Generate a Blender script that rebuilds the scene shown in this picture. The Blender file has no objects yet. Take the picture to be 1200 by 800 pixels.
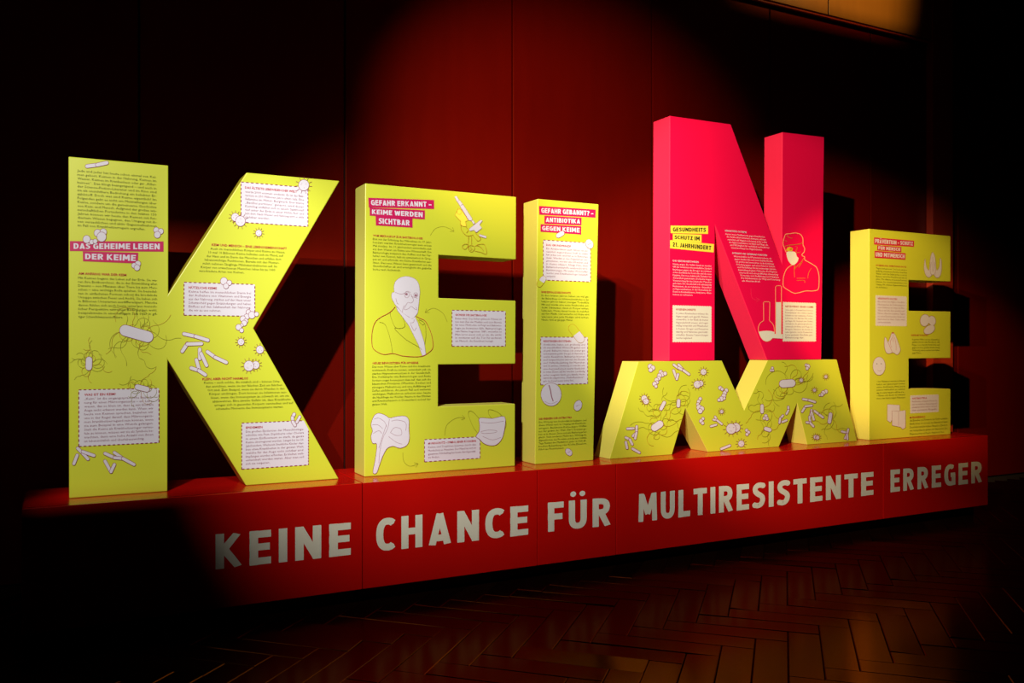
import bpy, bmesh, math, random
from mathutils import Vector, Matrix
from mathutils.geometry import tessellate_polygon

random.seed(7)
SC = bpy.context.scene
COL = SC.collection

# ------------------------------------------------------------------ camera, world, lights
F = 1009.0                      # focal length in pixels of the 1200 px wide frame
TH = math.radians(62.5)         # view axis measured from the row of letters (world +X)
EYE = 1.607
HOR = 405.0
CT, ST = math.cos(TH), math.sin(TH)
cam_d = bpy.data.cameras.new('camera')
cam = bpy.data.objects.new('camera', cam_d); COL.objects.link(cam)
cam_d.sensor_width = 36; cam_d.lens = 36 * F / 1200
cam_d.shift_y = 5 / 1200
cam.location = (0, 0, EYE)
cam.rotation_euler = (math.radians(90), 0, TH - math.radians(90))
SC.camera = cam

w = bpy.data.worlds.new('world'); SC.world = w; w.use_nodes = True
w.node_tree.nodes['Background'].inputs[0].default_value = (0.02, 0.008, 0.006, 1)
w.node_tree.nodes['Background'].inputs[1].default_value = 0.05

SC.view_settings.view_transform = 'Standard'
SC.view_settings.look = 'None'
SC.view_settings.gamma = 1
SC.view_settings.exposure = 0.0

def spot(loc, aim, watt, deg, blend, rgb, rad=0.06, name='spotlight'):
    l = bpy.data.lights.new(name, 'SPOT')
    l.energy = watt; l.spot_size = math.radians(deg); l.spot_blend = blend
    l.color = rgb; l.shadow_soft_size = rad
    o = bpy.data.objects.new(name, l); COL.objects.link(o)
    o.location = loc
    o.rotation_euler = (Vector(aim) - Vector(loc)).to_track_quat('-Z', 'Y').to_euler()
    return o

# a row of ceiling spots in front of the display, aimed from the left (their housings and added barn doors are built below)
LAMPS = [
    ((-1.25, 1.75, 3.95), (0.32, 5.39, 1.72), 860, 38.5, 0.45, (1.0, 0.97, 0.90), 0.012),
    ((-0.40, 1.65, 4.15), (2.75, 5.39, 1.50), 1600, 51, 0.90, (1.0, 0.96, 0.88), 0.03),
    ((0.10, 1.75, 4.20), (3.9, 6.70, 3.25), 1900, 33, 1.00, (1.0, 0.66, 0.36), 0.05),  # added wall wash, boosts the red glow above the letters
    ((0.60, 1.75, 3.95), (5.2, 5.39, 1.95), 2050, 36, 0.50, (1.0, 0.82, 0.58), 0.03),
    ((1.30, 1.65, 4.00), (7.05, 5.39, 1.72), 2950, 20, 0.60, (1.0, 0.66, 0.28), 0.03),
    ((7.6, 4.0, 5.75), (7.35, 6.62, 5.75), 240, 62, 0.80, (1.0, 0.72, 0.22), 0.02),
]
for L_ in LAMPS: spot(*L_)
# the last one is the warm spot on the header above the recess

# ------------------------------------------------------------------ pixel -> world on a vertical plane y = Y
def p2w(px, py, Y):
    u = (px - 600) / F
    dx, dy = CT + ST * u, ST - CT * u
    t = Y / dy
    return (t * dx, Y, EYE + t * (HOR - py) / F)

Y_PL = 5.158      # plinth front
Y_LET = 5.388     # letter fronts
DEPTH = 0.214
Z_TOP = 0.757     # plinth top
Y_WALL = 6.70

# ------------------------------------------------------------------ materials
def mat(name, col, rough=0.5, spec=0.5, metal=0.0, noise=0.0, nscale=8.0, bump=0.0, coat=0.0, stretch=None, vary=0.0, rvar=0.0):
    m = bpy.data.materials.new(name); m.use_nodes = True
    nt = m.node_tree; b = nt.nodes['Principled BSDF']
    b.inputs['Base Color'].default_value = (*col, 1)
    b.inputs['Roughness'].default_value = rough
    b.inputs['Metallic'].default_value = metal
    b.inputs['Specular IOR Level'].default_value = spec
    b.inputs['Coat Weight'].default_value = coat
    if noise or bump or rvar:
        tc = nt.nodes.new('ShaderNodeTexCoord'); mp = nt.nodes.new('ShaderNodeMapping')
        nt.links.new(tc.outputs['Object'], mp.inputs[0])
        if stretch: mp.inputs['Scale'].default_value = stretch
        n = nt.nodes.new('ShaderNodeTexNoise'); n.inputs['Scale'].default_value = nscale
        n.inputs['Detail'].default_value = 4
        nt.links.new(mp.outputs[0], n.inputs['Vector'])
        if noise:
            r = nt.nodes.new('ShaderNodeMapRange'); r.inputs['To Min'].default_value = 1 - noise; r.inputs['To Max'].default_value = 1 + noise
            nt.links.new(n.outputs['Fac'], r.inputs['Value'])
            h = nt.nodes.new('ShaderNodeHueSaturation'); h.inputs['Color'].default_value = (*col, 1)
            nt.links.new(r.outputs[0], h.inputs['Value'])
            nt.links.new(h.outputs[0], b.inputs['Base Color'])
            if vary:
                oi = nt.nodes.new('ShaderNodeObjectInfo')
                r2 = nt.nodes.new('ShaderNodeMapRange'); r2.inputs['To Min'].default_value = 1 - vary; r2.inputs['To Max'].default_value = 1 + vary
                nt.links.new(oi.outputs['Random'], r2.inputs['Value'])
                h2 = nt.nodes.new('ShaderNodeHueSaturation'); nt.links.new(h.outputs[0], h2.inputs['Color'])
                nt.links.new(r2.outputs[0], h2.inputs['Value'])
                nt.links.new(h2.outputs[0], b.inputs['Base Color'])
        if rvar:
            r3 = nt.nodes.new('ShaderNodeMapRange'); r3.inputs['To Min'].default_value = max(0, rough - rvar); r3.inputs['To Max'].default_value = rough + rvar
            nt.links.new(n.outputs['Fac'], r3.inputs['Value']); nt.links.new(r3.outputs[0], b.inputs['Roughness'])
        if bump:
            bp = nt.nodes.new('ShaderNodeBump'); bp.inputs['Strength'].default_value = bump; bp.inputs['Distance'].default_value = 0.01
            nt.links.new(n.outputs['Fac'], bp.inputs['Height']); nt.links.new(bp.outputs[0], b.inputs['Normal'])
    return m

M_YEL = mat('yellow_green_satin_board', (0.50, 0.53, 0.028), 0.42, 0.5, noise=0.02, nscale=2)
M_YELS = mat('lit_yellow_edge_board', (0.62, 0.57, 0.09), 0.45, 0.5, noise=0.02, nscale=2)  # brightness of the lit side faces put into the colour
M_PINKS = mat('lit_crimson_edge_board', (0.85, 0.02, 0.08), 0.45, 0.5, noise=0.02, nscale=2)  # same lit-side brightening in the N's edge colour; also inks one arrow
M_PINK = mat('crimson_satin_board', (0.72, 0.002, 0.055), 0.38, 0.5, noise=0.02, nscale=2)
M_RED = mat('red_lacquer', (0.46, 0.0035, 0.002), 0.20, 0.5, noise=0.04, nscale=3, rvar=0.05)
M_KICK = mat('black_kick_board', (0.01, 0.01, 0.01), 0.7)
M_WHITE = mat('white_print', (0.57, 0.535, 0.59), 0.45, 0.4)
M_CREAM = mat('pale_foil', (0.66, 0.62, 0.50), 0.4, 0.4)
M_MAG = mat('magenta_print', (0.44, 0.004, 0.075), 0.45, 0.4)
M_TXT = mat('olive_black_ink', (0.10, 0.115, 0.006), 0.5, 0.3)
M_GREY = mat('grey_pink_ink', (0.26, 0.11, 0.15), 0.5, 0.3)
M_CRIM = mat('crimson_ink', (0.38, 0.01, 0.02), 0.5, 0.3)
M_LINE = mat('plum_outline_ink', (0.22, 0.02, 0.05), 0.5, 0.3)
M_OLV = mat('olive_line_ink', (0.25, 0.23, 0.012), 0.5, 0.3)
M_BRN = mat('ochre_line_ink', (0.42, 0.20, 0.01), 0.5, 0.3)
M_PNKW = mat('pale_pink_ink', (0.80, 0.42, 0.45), 0.5, 0.3)
M_YLW = mat('yellow_print', (0.78, 0.66, 0.05), 0.45, 0.4)
M_ORNL = mat('peach_line_ink', (0.85, 0.36, 0.16), 0.5, 0.3)
M_BLK = mat('black_ink', (0.02, 0.015, 0.01), 0.5, 0.3)
M_SIGN = mat('ochre_fill', (0.62, 0.40, 0.02), 0.5, 0.3)
M_WALL = mat('red_brown_lacquered_panel', (0.11, 0.0018, 0.0006), 0.42, 0.5, noise=0.12, nscale=2.2, stretch=(3, 3, 0.5), vary=0.08, rvar=0.05)
M_WALL.node_tree.nodes['Principled BSDF'].inputs['Specular Tint'].default_value = (1.0, 0.16, 0.04, 1)
M_JOINT = mat('black_joint', (0.004, 0.003, 0.003), 0.6)
M_AMB = mat('amber_veneer_panel', (0.36, 0.12, 0.015), 0.35, 0.5, noise=0.15, nscale=3, stretch=(3, 3, 0.6))
M_DARK = mat('dark_plaster', (0.012, 0.008, 0.008), 0.8, 0.2)
M_TRIM = mat('dark_red_wood_trim', (0.40, 0.03, 0.010), 0.3, 0.5)
M_FLOOR = mat('dark_parquet', (0.006, 0.0014, 0.0005), 0.24, 0.5, noise=0.35, nscale=9, stretch=(0.7, 8, 1), vary=0.45, rvar=0.08)
M_FLOOR.node_tree.nodes['Principled BSDF'].inputs['Specular Tint'].default_value = (1.0, 0.30, 0.12, 1)
M_FLOOR.node_tree.nodes['Principled BSDF'].inputs['IOR'].default_value = 1.28
_nt = M_FLOOR.node_tree; _b = _nt.nodes['Principled BSDF']; _b.inputs['Specular IOR Level'].default_value = 0
_g = _nt.nodes.new('ShaderNodeBsdfGlossy'); _g.inputs['Color'].default_value = (1.0, 0.26, 0.08, 1); _g.inputs['Roughness'].default_value = 0.17
_mx = _nt.nodes.new('ShaderNodeMixShader'); _mx.inputs[0].default_value = 0.085
_nt.links.new(_b.outputs[0], _mx.inputs[1]); _nt.links.new(_g.outputs[0], _mx.inputs[2])
_nt.links.new(_mx.outputs[0], _nt.nodes['Material Output'].inputs['Surface'])
M_SUB = mat('subfloor', (0.01, 0.006, 0.004), 0.8)

# ------------------------------------------------------------------ object helpers
def mesh_obj(name, verts, faces, mats, parent=None, loc=(0, 0, 0), fm=None, bevel=0):
    """verts in world coordinates; the object's origin is put at loc"""
    L = Vector(loc)
    me = bpy.data.meshes.new(name)
    me.from_pydata([tuple(Vector(v) - L) for v in verts], [], faces)
    for m in (mats if isinstance(mats, (list, tuple)) else [mats]): me.materials.append(m)
    if fm: me.polygons.foreach_set('material_index', fm)
    me.update()
    o = bpy.data.objects.new(name, me); COL.objects.link(o)
    if parent:
        o.parent = parent
        pl = Vector((0, 0, 0)); q = parent
        while q: pl += q.location; q = q.parent
        o.location = L - pl
    else:
        o.location = L
    if bevel:
        b = o.modifiers.new('bevel', 'BEVEL'); b.width = bevel; b.segments = 2; b.limit_method = 'ANGLE'
    return o

def box(name, a, b, m, parent=None, bevel=0, loc=None):
    x0, y0, z0 = a; x1, y1, z1 = b
    v = [(x0,y0,z0),(x1,y0,z0),(x1,y1,z0),(x0,y1,z0),(x0,y0,z1),(x1,y0,z1),(x1,y1,z1),(x0,y1,z1)]
    f = [(0,3,2,1),(4,5,6,7),(0,1,5,4),(1,2,6,5),(2,3,7,6),(3,0,4,7)]
    if loc is None: loc = ((x0+x1)/2, (y0+y1)/2, z0)
    return mesh_obj(name, v, f, m, parent, loc, bevel=bevel)

def wpos(o):
    p = Vector((0, 0, 0))
    while o: p += o.location; o = o.parent
    return p

def tag(o, label, cat, group=None):
    o['label'] = label; o['category'] = cat
    if group: o['group'] = group
    return o

# ------------------------------------------------------------------ flat print: everything drawn on one plane
OUTLINE = None      # pixel outline of the letter being printed; loose strokes stop at its edge
def inside(x, y):
    if not OUTLINE: return True
    c = False; n = len(OUTLINE)
    for i in range(n):
        (x0, y0), (x1, y1) = OUTLINE[i-1], OUTLINE[i]
        if (y0 > y) != (y1 > y) and x < (x1-x0)*(y-y0)/(y1-y0)+x0: c = not c
    return c
class Print:
    def __init__(s, Y, base=1):
        s.Y = Y; s.v = []; s.f = []; s.m = []; s.mats = []; s.layer = base; s.sub = 0.0
    def mi(s, m):
        if m not in s.mats: s.mats.append(m)
        return s.mats.index(m)
    def up(s, n=1): s.layer += n; s.sub = 0.0
    def _pt(s, x, y):
        X, _, Z = p2w(x, y, s.Y); return (X, s.Y - 0.00028 * s.layer - s.sub, Z)
    def poly(s, pts, m):
        s.sub = (s.sub + 1.5e-5) % 4.5e-4
        k = len(s.v); s.v += [s._pt(*p) for p in pts]
        tris = tessellate_polygon([[Vector((p[0], p[1], 0)) for p in pts]])
        i = s.mi(m)
        for t in tris:
            a, b, c = t
            (ax, ay), (bx, by), (cx, cy) = pts[a], pts[b], pts[c]
            if (bx-ax)*(cy-ay) - (by-ay)*(cx-ax) > 0: t = (a, c, b)   # face the viewer
            s.f.append(tuple(k + q for q in t)); s.m.append(i)
    def line(s, pts, wd, m, closed=False):
        s.sub = (s.sub + 1.5e-5) % 4.5e-4
        pts = list(pts)
        if not closed:
            for i, p in enumerate(pts):
                if not inside(p[0], p[1]+2.2): pts = pts[:i]; break
        n = len(pts)
        if n < 2: return
        L, R = [], []
        for i, p in enumerate(pts):
            if closed: a, b = pts[i-1], pts[(i+1) % n]
            else: a, b = pts[max(0, i-1)], pts[min(n-1, i+1)]
            dx, dy = b[0]-a[0], b[1]-a[1]; l = math.hypot(dx, dy) or 1
            nx, ny = -dy/l*wd/2, dx/l*wd/2
            L.append((p[0]+nx, p[1]+ny)); R.append((p[0]-nx, p[1]-ny))
        k = len(s.v); s.v += [s._pt(*p) for p in L] + [s._pt(*p) for p in R]
        i = s.mi(m)
        for q in range(n if closed else n-1):
            r = (q+1) % n
            s.f.append((k+q, k+r, k+n+r, k+n+q)); s.m.append(i)
    def build(s, name, parent, label=None):
        if not s.v: return None
        c = s.v[0]
        o = mesh_obj(name, s.v, s.f, s.mats, parent, c, s.m)
        if label: o['label'] = label
        return o

def smooth(pts, closed=False, n=5):
    out = []; N = len(pts)
    rng = range(N) if closed else range(N-1)
    for i in rng:
        p0 = pts[(i-1) % N] if closed or i > 0 else pts[0]
        p1 = pts[i]; p2 = pts[(i+1) % N]
        p3 = pts[(i+2) % N] if closed or i+2 < N else pts[-1]
        for k in range(n):
            t = k/n
            out.append(tuple(0.5*((2*p1[j]) + (-p0[j]+p2[j])*t + (2*p0[j]-5*p1[j]+4*p2[j]-p3[j])*t*t + (-p0[j]+3*p1[j]-3*p2[j]+p3[j])*t**3) for j in (0, 1)))
    if not closed: out.append(pts[-1])
    return out

def ell(cx, cy, rx, ry, rot=0, n=20):
    c, s_ = math.cos(math.radians(rot)), math.sin(math.radians(rot))
    return [(cx + rx*math.cos(a)*c - ry*math.sin(a)*s_, cy + rx*math.cos(a)*s_ + ry*math.sin(a)*c) for a in [2*math.pi*k/n for k in range(n)]]

def capsule(x0, y0, x1, y1, r, n=7):
    a = math.atan2(y1-y0, x1-x0); o = []
    for k in range(n): t = a - math.pi/2 + math.pi*k/(n-1); o.append((x1 + r*math.cos(t), y1 + r*math.sin(t)))
    for k in range(n): t = a + math.pi/2 + math.pi*k/(n-1); o.append((x0 + r*math.cos(t), y0 + r*math.sin(t)))
    return o

OW = 0.5
def shapes(P, outs, fill=None, line=None, wd=OW, sep=False):
    """draws a union look: all outlines first, fills over them"""
    fill = fill or M_WHITE; line = line or M_LINE
    if sep:         # every shape keeps its own outline, later ones lie over earlier ones
        for o in outs: P.line(o, wd*2, line, True); P.poly(o, fill)
        P.up(2); return
    for o in outs: P.line(o, wd*2, line, True)
    P.up()
    for o in outs: P.poly(o, fill)
    P.up()

def d_rods(L, Y, rods, parent, name='rod_bacteria_drawing', r=1.7):
    P = Print(Y, L)
    shapes(P, [capsule(*q[:4], q[4] if len(q) > 4 else r) for q in rods], sep=True)
    return P.build(name, parent)

def d_cocci(L, Y, cs, parent, name='round_bacteria_drawing'):
    P = Print(Y, L)
    shapes(P, [ell(x, y, r, r*1.05, n=14) for x, y, r in cs], sep=True)
    return P.build(name, parent)

def d_spiky(L, Y, cs, parent, name='spiky_germ_drawing', ry=1.05):
    P = Print(Y, L)
    for x, y, r in cs:
        n = 11
        for k in range(n):
            a = 2*math.pi*(k+.3)/n
            P.line([(x+(r+.8)*math.cos(a), y+(r+.8)*math.sin(a)), (x+(r*1.35+2)*math.cos(a), y+(r*1.35+2)*math.sin(a))], .45, M_LINE)
    shapes(P, [ell(x, y, r, r*ry, n=16) for x, y, r in cs], sep=True)
    for x, y, r in cs:
        for k in range(4):
            a = k*1.9+x; P.poly(ell(x+r*.5*math.cos(a), y+r*.5*math.sin(a), .35, .35, n=6), M_LINE)
    return P.build(name, parent)

def d_flagella(L, Y, x0, y0, x1, y1, r, reach, n, parent, seed, fill=M_WHITE):
    """capsule shaped bacterium with long curling threads"""
    P = Print(Y, L); R = random.Random(seed)
    for k in range(n):
        t = R.random(); bx, by = x0+(x1-x0)*t, y0+(y1-y0)*t
        a = 2*math.pi*(k+R.random()*.6)/n; c = R.choice((-1, 1))*R.uniform(.28, .7)
        pts = [(bx+r*math.cos(a), by+r*math.sin(a))]; step = reach*R.uniform(.6, 1.0)/5
        for q in range(8):
            x, y = pts[-1]; pts.append((x+step*math.cos(a), y+step*math.sin(a))); a += c*R.uniform(.6, 1.4)
            if R.random() < .25: c = -c
        P.line(smooth(pts, n=4), .32, M_OLV if k % 4 else M_BRN)
    P.up()
    shapes(P, [capsule(x0, y0, x1, y1, r, 9)], fill=fill)
    return P.build('flagellate_bacterium_drawing', parent)

# ------------------------------------------------------------------ bold capitals drawn as strokes
def arc(cx, cy, rx, ry, a0, a1, n=10, p=1.0):
    out = []
    for k in range(n+1):
        a = math.radians(a0+(a1-a0)*k/n); c, s_ = math.cos(a), math.sin(a)
        e = 0.82
        out.append((cx+rx*math.copysign(abs(c)**e, c), cy+ry*math.copysign(abs(s_)**e, s_)))
    return out
T = 0.215; h_ = T/2
def glyph(ch):
    """list of centre lines, width"""
    W = .60; a = h_; r = W-a; top = 1-a
    U = lambda: [[(a, 1), (a, .38)] + arc(W/2, .38, W/2-a, .38-a, 180, 360, 10) + [(r, .38), (r, 1)]]
    g = {
     'E': ([[(a,0),(a,1)],[(0,top),(.52,top)],[(0,.52),(.49,.52)],[(0,a),(.52,a)]], .52),
     'F': ([[(a,0),(a,1)],[(0,top),(.52,top)],[(0,.5),(.48,.5)]], .50),
     'H': ([[(a,0),(a,1)],[(r+.02,0),(r+.02,1)],[(a,.52),(r,.52)]], .62),
     'I': ([[(a,0),(a,1)]], T),
     'L': ([[(a,0),(a,1)],[(0,a),(.50,a)]], .50),
     'T': ([[(.28,0),(.28,1)],[(0,top),(.56,top)]], .56),
     'K': ([[(a,0),(a,1)],[(a+.04,.47),(.52,1.0)],[(a+.10,.56),(.55,0.0)]], .64),
     'N': ([[(a,0),(a,1)],[(.53,0),(.53,1)],[(a+.01,.94),(.525,.06)]], .64),
     'M': ([[(a,0),(a+.03,1)],[(.69,0),(.66,1)],[(a+.06,.93),(.40,.26)],[(.64,.93),(.40,.26)]], .80),
     'A': ([[(a-.01,0),(.325,.98)],[(.64-a+.01,0),(.315,.98)],[(.17,.22),(.47,.22)]], .64),
     'V': ([[(a-.01,1),(.32,.03)],[(.64-a+.01,1),(.32,.03)]], .64),
     'W': ([[(a-.01,1),(.25,.03)],[(.25,.03),(.44,.9)],[(.44,.9),(.64,.03)],[(.64,.03),(.79,1)]], .88),
     'U': (U(), W), 
     'C': ([arc(.33, .5, .33-a+.01, .5-a, 52, 308, 14)], .54),
     'G': ([arc(.33, .5, .33-a+.01, .5-a, 55, 270, 12)+[(.50,a+.02)],[(.50,.03),(.50,.54)],[(.34,.50),(.59,.50)]], .60),
     'O': ([arc(.33, .5, .33-a, .5-a, 90, 450, 20)], .66),
     'D': ([[(a,0),(a,1)],[(a,top),(.25,top)]+arc(.25,.5,.36-a,.5-a,90,-90,10)+[(a,a)]], .62),
     'P': ([[(a,0),(a,1)],[(a,top),(.28,top)]+arc(.28,.68,.30-a,.32-a,90,-90,8)+[(a,.36+a)]], .57),
     'R': ([[(a,0),(a,1)],[(a,top),(.28,top)]+arc(.28,.70,.30-a,.30-a,90,-90,8)+[(a,.40+a)],[(.30,.46),(.50,0)]], .61),
     'B': ([[(a,0),(a,1)],[(a,top),(.27,top)]+arc(.27,.745,.27-a,.255-a,90,-90,8)+[(a,.49+a*.3)],[(a,.5),(.30,.5)]+arc(.30,.27,.29-a,.27-a,90,-90,8)+[(a,a)]], .59),
     'S': ([smooth([(.48,.86),(.36,.895),(.22,.885),(.125,.80),(.125,.67),(.21,.575),(.33,.50),(.42,.41),(.42,.26),(.34,.14),(.21,.105),(.05,.15)], n=3)], .54),
     'J': ([[(.30,1),(.30,.3)]+arc(.12,.3,.18,.3-a,0,-90,6)+[(0,a-.02)]], .42),
     'Z': ([[(0.02,top),(.50,top)],[(.43,.93),(.11,.07)],[(.02,a),(.53,a)]], .55),
     '2': ([smooth([(.07,.80),(.18,.89),(.33,.87),(.40,.74),(.36,.58),(.22,.36),(.10,.14)], n=3),[(0.02,a),(.50,a)]], .52),
     '1': ([[(.26,0),(.26,1)],[(.05,.78),(.26,.93)]], .40),
     '.': ([[(a,0),(a,.2)]], T),
     '?': ([smooth([(.04,.85),(.18,.90),(.33,.84),(.36,.70),(.28,.55),(.22,.42),(.22,.32)], n=3),[(.22,0),(.22,.18)]], .46),
     '–': ([[(0,.42),(.46,.42)]], .46), '-': ([[(0,.42),(.30,.42)]], .30),
     ' ': ([], .16),
    }
    if ch in 'ÄÖÜ':
        b, wd = glyph({'Ä':'A','Ö':'O','Ü':'U'}[ch])
        return b, wd
    return g[ch]
def glyph_polys(ch, wt=.95):
    """filled outlines (list of polygons, unit height)"""
    ls, wd = glyph(ch)
    out = []
    for l in ls:
        hw = h_*wt
        for (x0, y0), (x1, y1) in zip(l[:-1], l[1:]):
            dx, dy = x1-x0, y1-y0; q = math.hypot(dx, dy)
            if q < 1e-6: continue
            nx, ny = -dy/q*hw, dx/q*hw
            poly = [(x0+nx, y0+ny), (x1+nx, y1+ny), (x1-nx, y1-ny), (x0-nx, y0-ny)]
            if abs(dx) > .05 and abs(dy) > .3:      # diagonals end level with the line
                poly = [(x, min(1, max(0, y))) for x, y in poly]
            out.append(poly)
        if len(l) > 2:
            for x, y in l[1:-1]: out.append(ell(x, y, hw, hw, n=12))
    if ch in 'ÄÖÜ':
        for dx in (-.15, .15): out.append(ell(wd/2+dx, 1.22, .095, .095, n=14))
    return out, wd
def layout(text, track=.10):
    x = 0; res = []
    for ch in text:
        ps, wd = glyph_polys(ch); res.append((ch, x, ps)); x += wd+track
    return res, x-track
def bil(q, u, v):
    """q = TL,TR,BR,BL in pixels; v up"""
    (ax, ay), (bx, by), (cx, cy), (dx, dy) = q
    tx, ty = ax+(bx-ax)*u, ay+(by-ay)*u; lx, ly = dx+(cx-dx)*u, dy+(cy-dy)*u
    return (lx+(tx-lx)*v, ly+(ty-ly)*v)

def banner(parent, Y, quad, text, bg=M_MAG, ink=M_WHITE, inset=(.04, .22)):
    P = Print(Y, 6); P.poly(quad, bg)
    b = P.build('title_banner', parent)
    P = Print(Y, 7); res, tot = layout(text)
    for ch, x, ps in res:
        P.sub = 0.0
        for p in ps:
            P.poly([bil(quad, inset[0]+(1-2*inset[0])*(x+a)/tot, inset[1]+(1-2*inset[1])*c) for a, c in p], ink)
    P.build('lettering', b)
    return b

# ------------------------------------------------------------------ small body text (built-in font turned into mesh)
_dg = None
def font_mesh(text, bold=0.0):
    cu = bpy.data.curves.new('t', 'FONT'); cu.body = text; cu.size = 1; cu.resolution_u = 1; cu.offset = bold
    o = bpy.data.objects.new('t', cu); COL.objects.link(o)
    bpy.context.view_layer.update()
    me = bpy.data.meshes.new_from_object(o.evaluated_get(bpy.context.evaluated_depsgraph_get()))
    vs = [(v.co.x, v.co.y) for v in me.vertices]; fs = [tuple(p.vertices) for p in me.polygons]
    bpy.data.objects.remove(o); bpy.data.curves.remove(cu); bpy.data.meshes.remove(me)
    x0 = min(v[0] for v in vs); x1 = max(v[0] for v in vs)
    return [(x-x0, y) for x, y in vs], fs, x1-x0
def text_block(parent, Y, first, last, lines, m, end=None, head=None, hm=None, name='text_block', layer=8, bold=.0, size=.86):
    """first/last = (left px, y px of the line's middle at the left, right px); end = right px of the short last line"""
    v, f, mi = [], [], []
    yy = Y - .00028*layer
    mats = [m]
    n = len(lines)
    A = p2w(first[0], first[1], Y); Ar = p2w(first[2], first[1], Y)
    B = p2w(last[0], last[1], Y); Br = p2w(last[2], last[1], Y)
    pitch = (A[2]-B[2])/max(1, n-1) if n > 1 else (p2w(first[0], first[1]-2, Y)[2]-p2w(first[0], first[1]+2, Y)[2])
    def put(t, xl, xr, z, k, bd):
        vs, fs, wd = font_mesh(t, bd)
        s_ = size*pitch; sx = (xr-xl)/wd
        base = len(v)
        for x, y in vs: v.append((xl+x*sx, yy, z+(y-.27)*s_))
        for q in fs: f.append(tuple(base+i for i in q)); mi.append(k)
    for i, t in enumerate(lines):
        if not t: continue
        q = i/max(1, n-1); xl = A[0]+(B[0]-A[0])*q; xr = Ar[0]+(Br[0]-Ar[0])*q; z = A[2]+(B[2]-A[2])*q
        if i == n-1 and end: xr = p2w(end, last[1], Y)[0]
        put(t, xl, xr, z, 0, bold)
    if head:
        mats.append(hm or M_CRIM)
        H = p2w(head[0], head[1], Y); Hr = p2w(head[2], head[1], Y)
        put(head[3], H[0], Hr[0], H[2], 1, .02)
    return mesh_obj(name, v, f, mats, parent, v[0], mi)

def card(parent, Y, xl, xr, yt, yb, dash=M_LINE, fill=M_WHITE, nx=14, ny=10, cut=None):
    """white text card with a dashed border; returns it"""
    # left edge pixels give the heights; the right edge follows the perspective
    zt = p2w(xl, yt, Y)[2]; zb = p2w(xl, yb, Y)[2]
    X0 = p2w(xl, yt, Y)[0]; X1 = p2w(xr, yt, Y)[0]
    yy = Y-.00028*4
    v = [(X0,yy,zt),(X1,yy,zt),(X1,yy,zb),(X0,yy,zb)]
    if cut:     # card trimmed by the slanted edge of the letter
        c1, c2 = cut
        v = [(X0,yy,zt), (p2w(c1[0], c1[1], Y)[0],yy,zt), (X1,yy,p2w(c2[0], c2[1], Y)[2]), (X1,yy,zb), (X0,yy,zb)]
    f = [tuple(reversed(range(len(v))))]
    c = mesh_obj('text_card', v, f, fill, parent, v[0])
    vs, fs = [], []; t = .0028; yd = Y-.00028*5
    def dash_(xa, za, xb, zb_, n):
        for k in range(n):
            a, b = (k+.0)/n, (k+.55)/n
            p = (xa+(xb-xa)*a, za+(zb_-za)*a); q = (xa+(xb-xa)*b, za+(zb_-za)*b)
            hx = t if xa == xb else 0; hz = 0 if xa == xb else t
            i = len(vs)
            vs.extend([(p[0]-hx,yd,p[1]-hz),(q[0]-hx,yd,q[1]-hz),(q[0]+hx,yd,q[1]+hz),(p[0]+hx,yd,p[1]+hz)]); fs.append((i,i+1,i+2,i+3))
    xt = p2w(cut[0][0], cut[0][1], Y)[0] if cut else X1
    dash_(X0, zt, xt, zt, nx); dash_(X0, zb, X1, zb, nx); dash_(X0, zb, X0, zt, ny)
    dash_(X1, zb, X1, (p2w(cut[1][0], cut[1][1], Y)[2] if cut else zt), ny)
    mesh_obj('dashed_border', vs, fs, dash, c, vs[0])
    return c

def arrow(parent, Y, pts, m=M_OLV):
    P = Print(Y, 5); s_ = smooth(pts, n=6); P.line(s_, .45, m)
    (x, y), (a, b) = s_[-1], s_[-4]; an = math.atan2(b-y, a-x)
    for d in (.6, -.6): P.line([(x, y), (x+5*math.cos(an+d), y+5*math.sin(an+d))], .45, m)
    return P.build('arrow_drawing', parent)

# ================================================================== SETTING
X0R, X1R, Y0R, ZC = -5.0, 14.0, -5.0, 6.2
def struct(o): o['kind'] = 'structure'; return o
floor = struct(box('floor', (X0R, Y0R, -.14), (X1R, Y_WALL+.1, -.02), M_SUB, loc=(0, 0, 0)))
struct(box('ceiling', (X0R, Y0R, ZC), (X1R, Y_WALL+.1, ZC+.1), M_DARK))
struct(box('wall_left', (X0R-.1, Y0R, -.14), (X0R, Y_WALL+.1, ZC+.1), M_DARK))
struct(box('wall_right', (X1R, Y0R, -.14), (X1R+.1, Y_WALL+.1, ZC+.1), M_DARK))
struct(box('wall_front', (X0R, Y0R-.1, -.14), (X1R, Y0R, ZC+.1), M_DARK))
wall = struct(box('wall_back', (X0R, Y_WALL+.03, -.14), (X1R, Y_WALL+.15, ZC+.1), M_JOINT, loc=(0, Y_WALL+.03, 0)))
# tall lacquered wall panels with narrow joints
PW = 1.508; g = .007
xs = [1.985+PW*k for k in range(-5, 9)]
for xa, xb in zip(xs[:-1], xs[1:]):
    if xb < X0R or xa > X1R-.3: continue
    box('wall_panel', (max(xa+g, X0R+.01), Y_WALL, 0.0), (min(xb-g, X1R-.01), Y_WALL+.028, ZC-.01), M_WALL, wall, bevel=.004)
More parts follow.
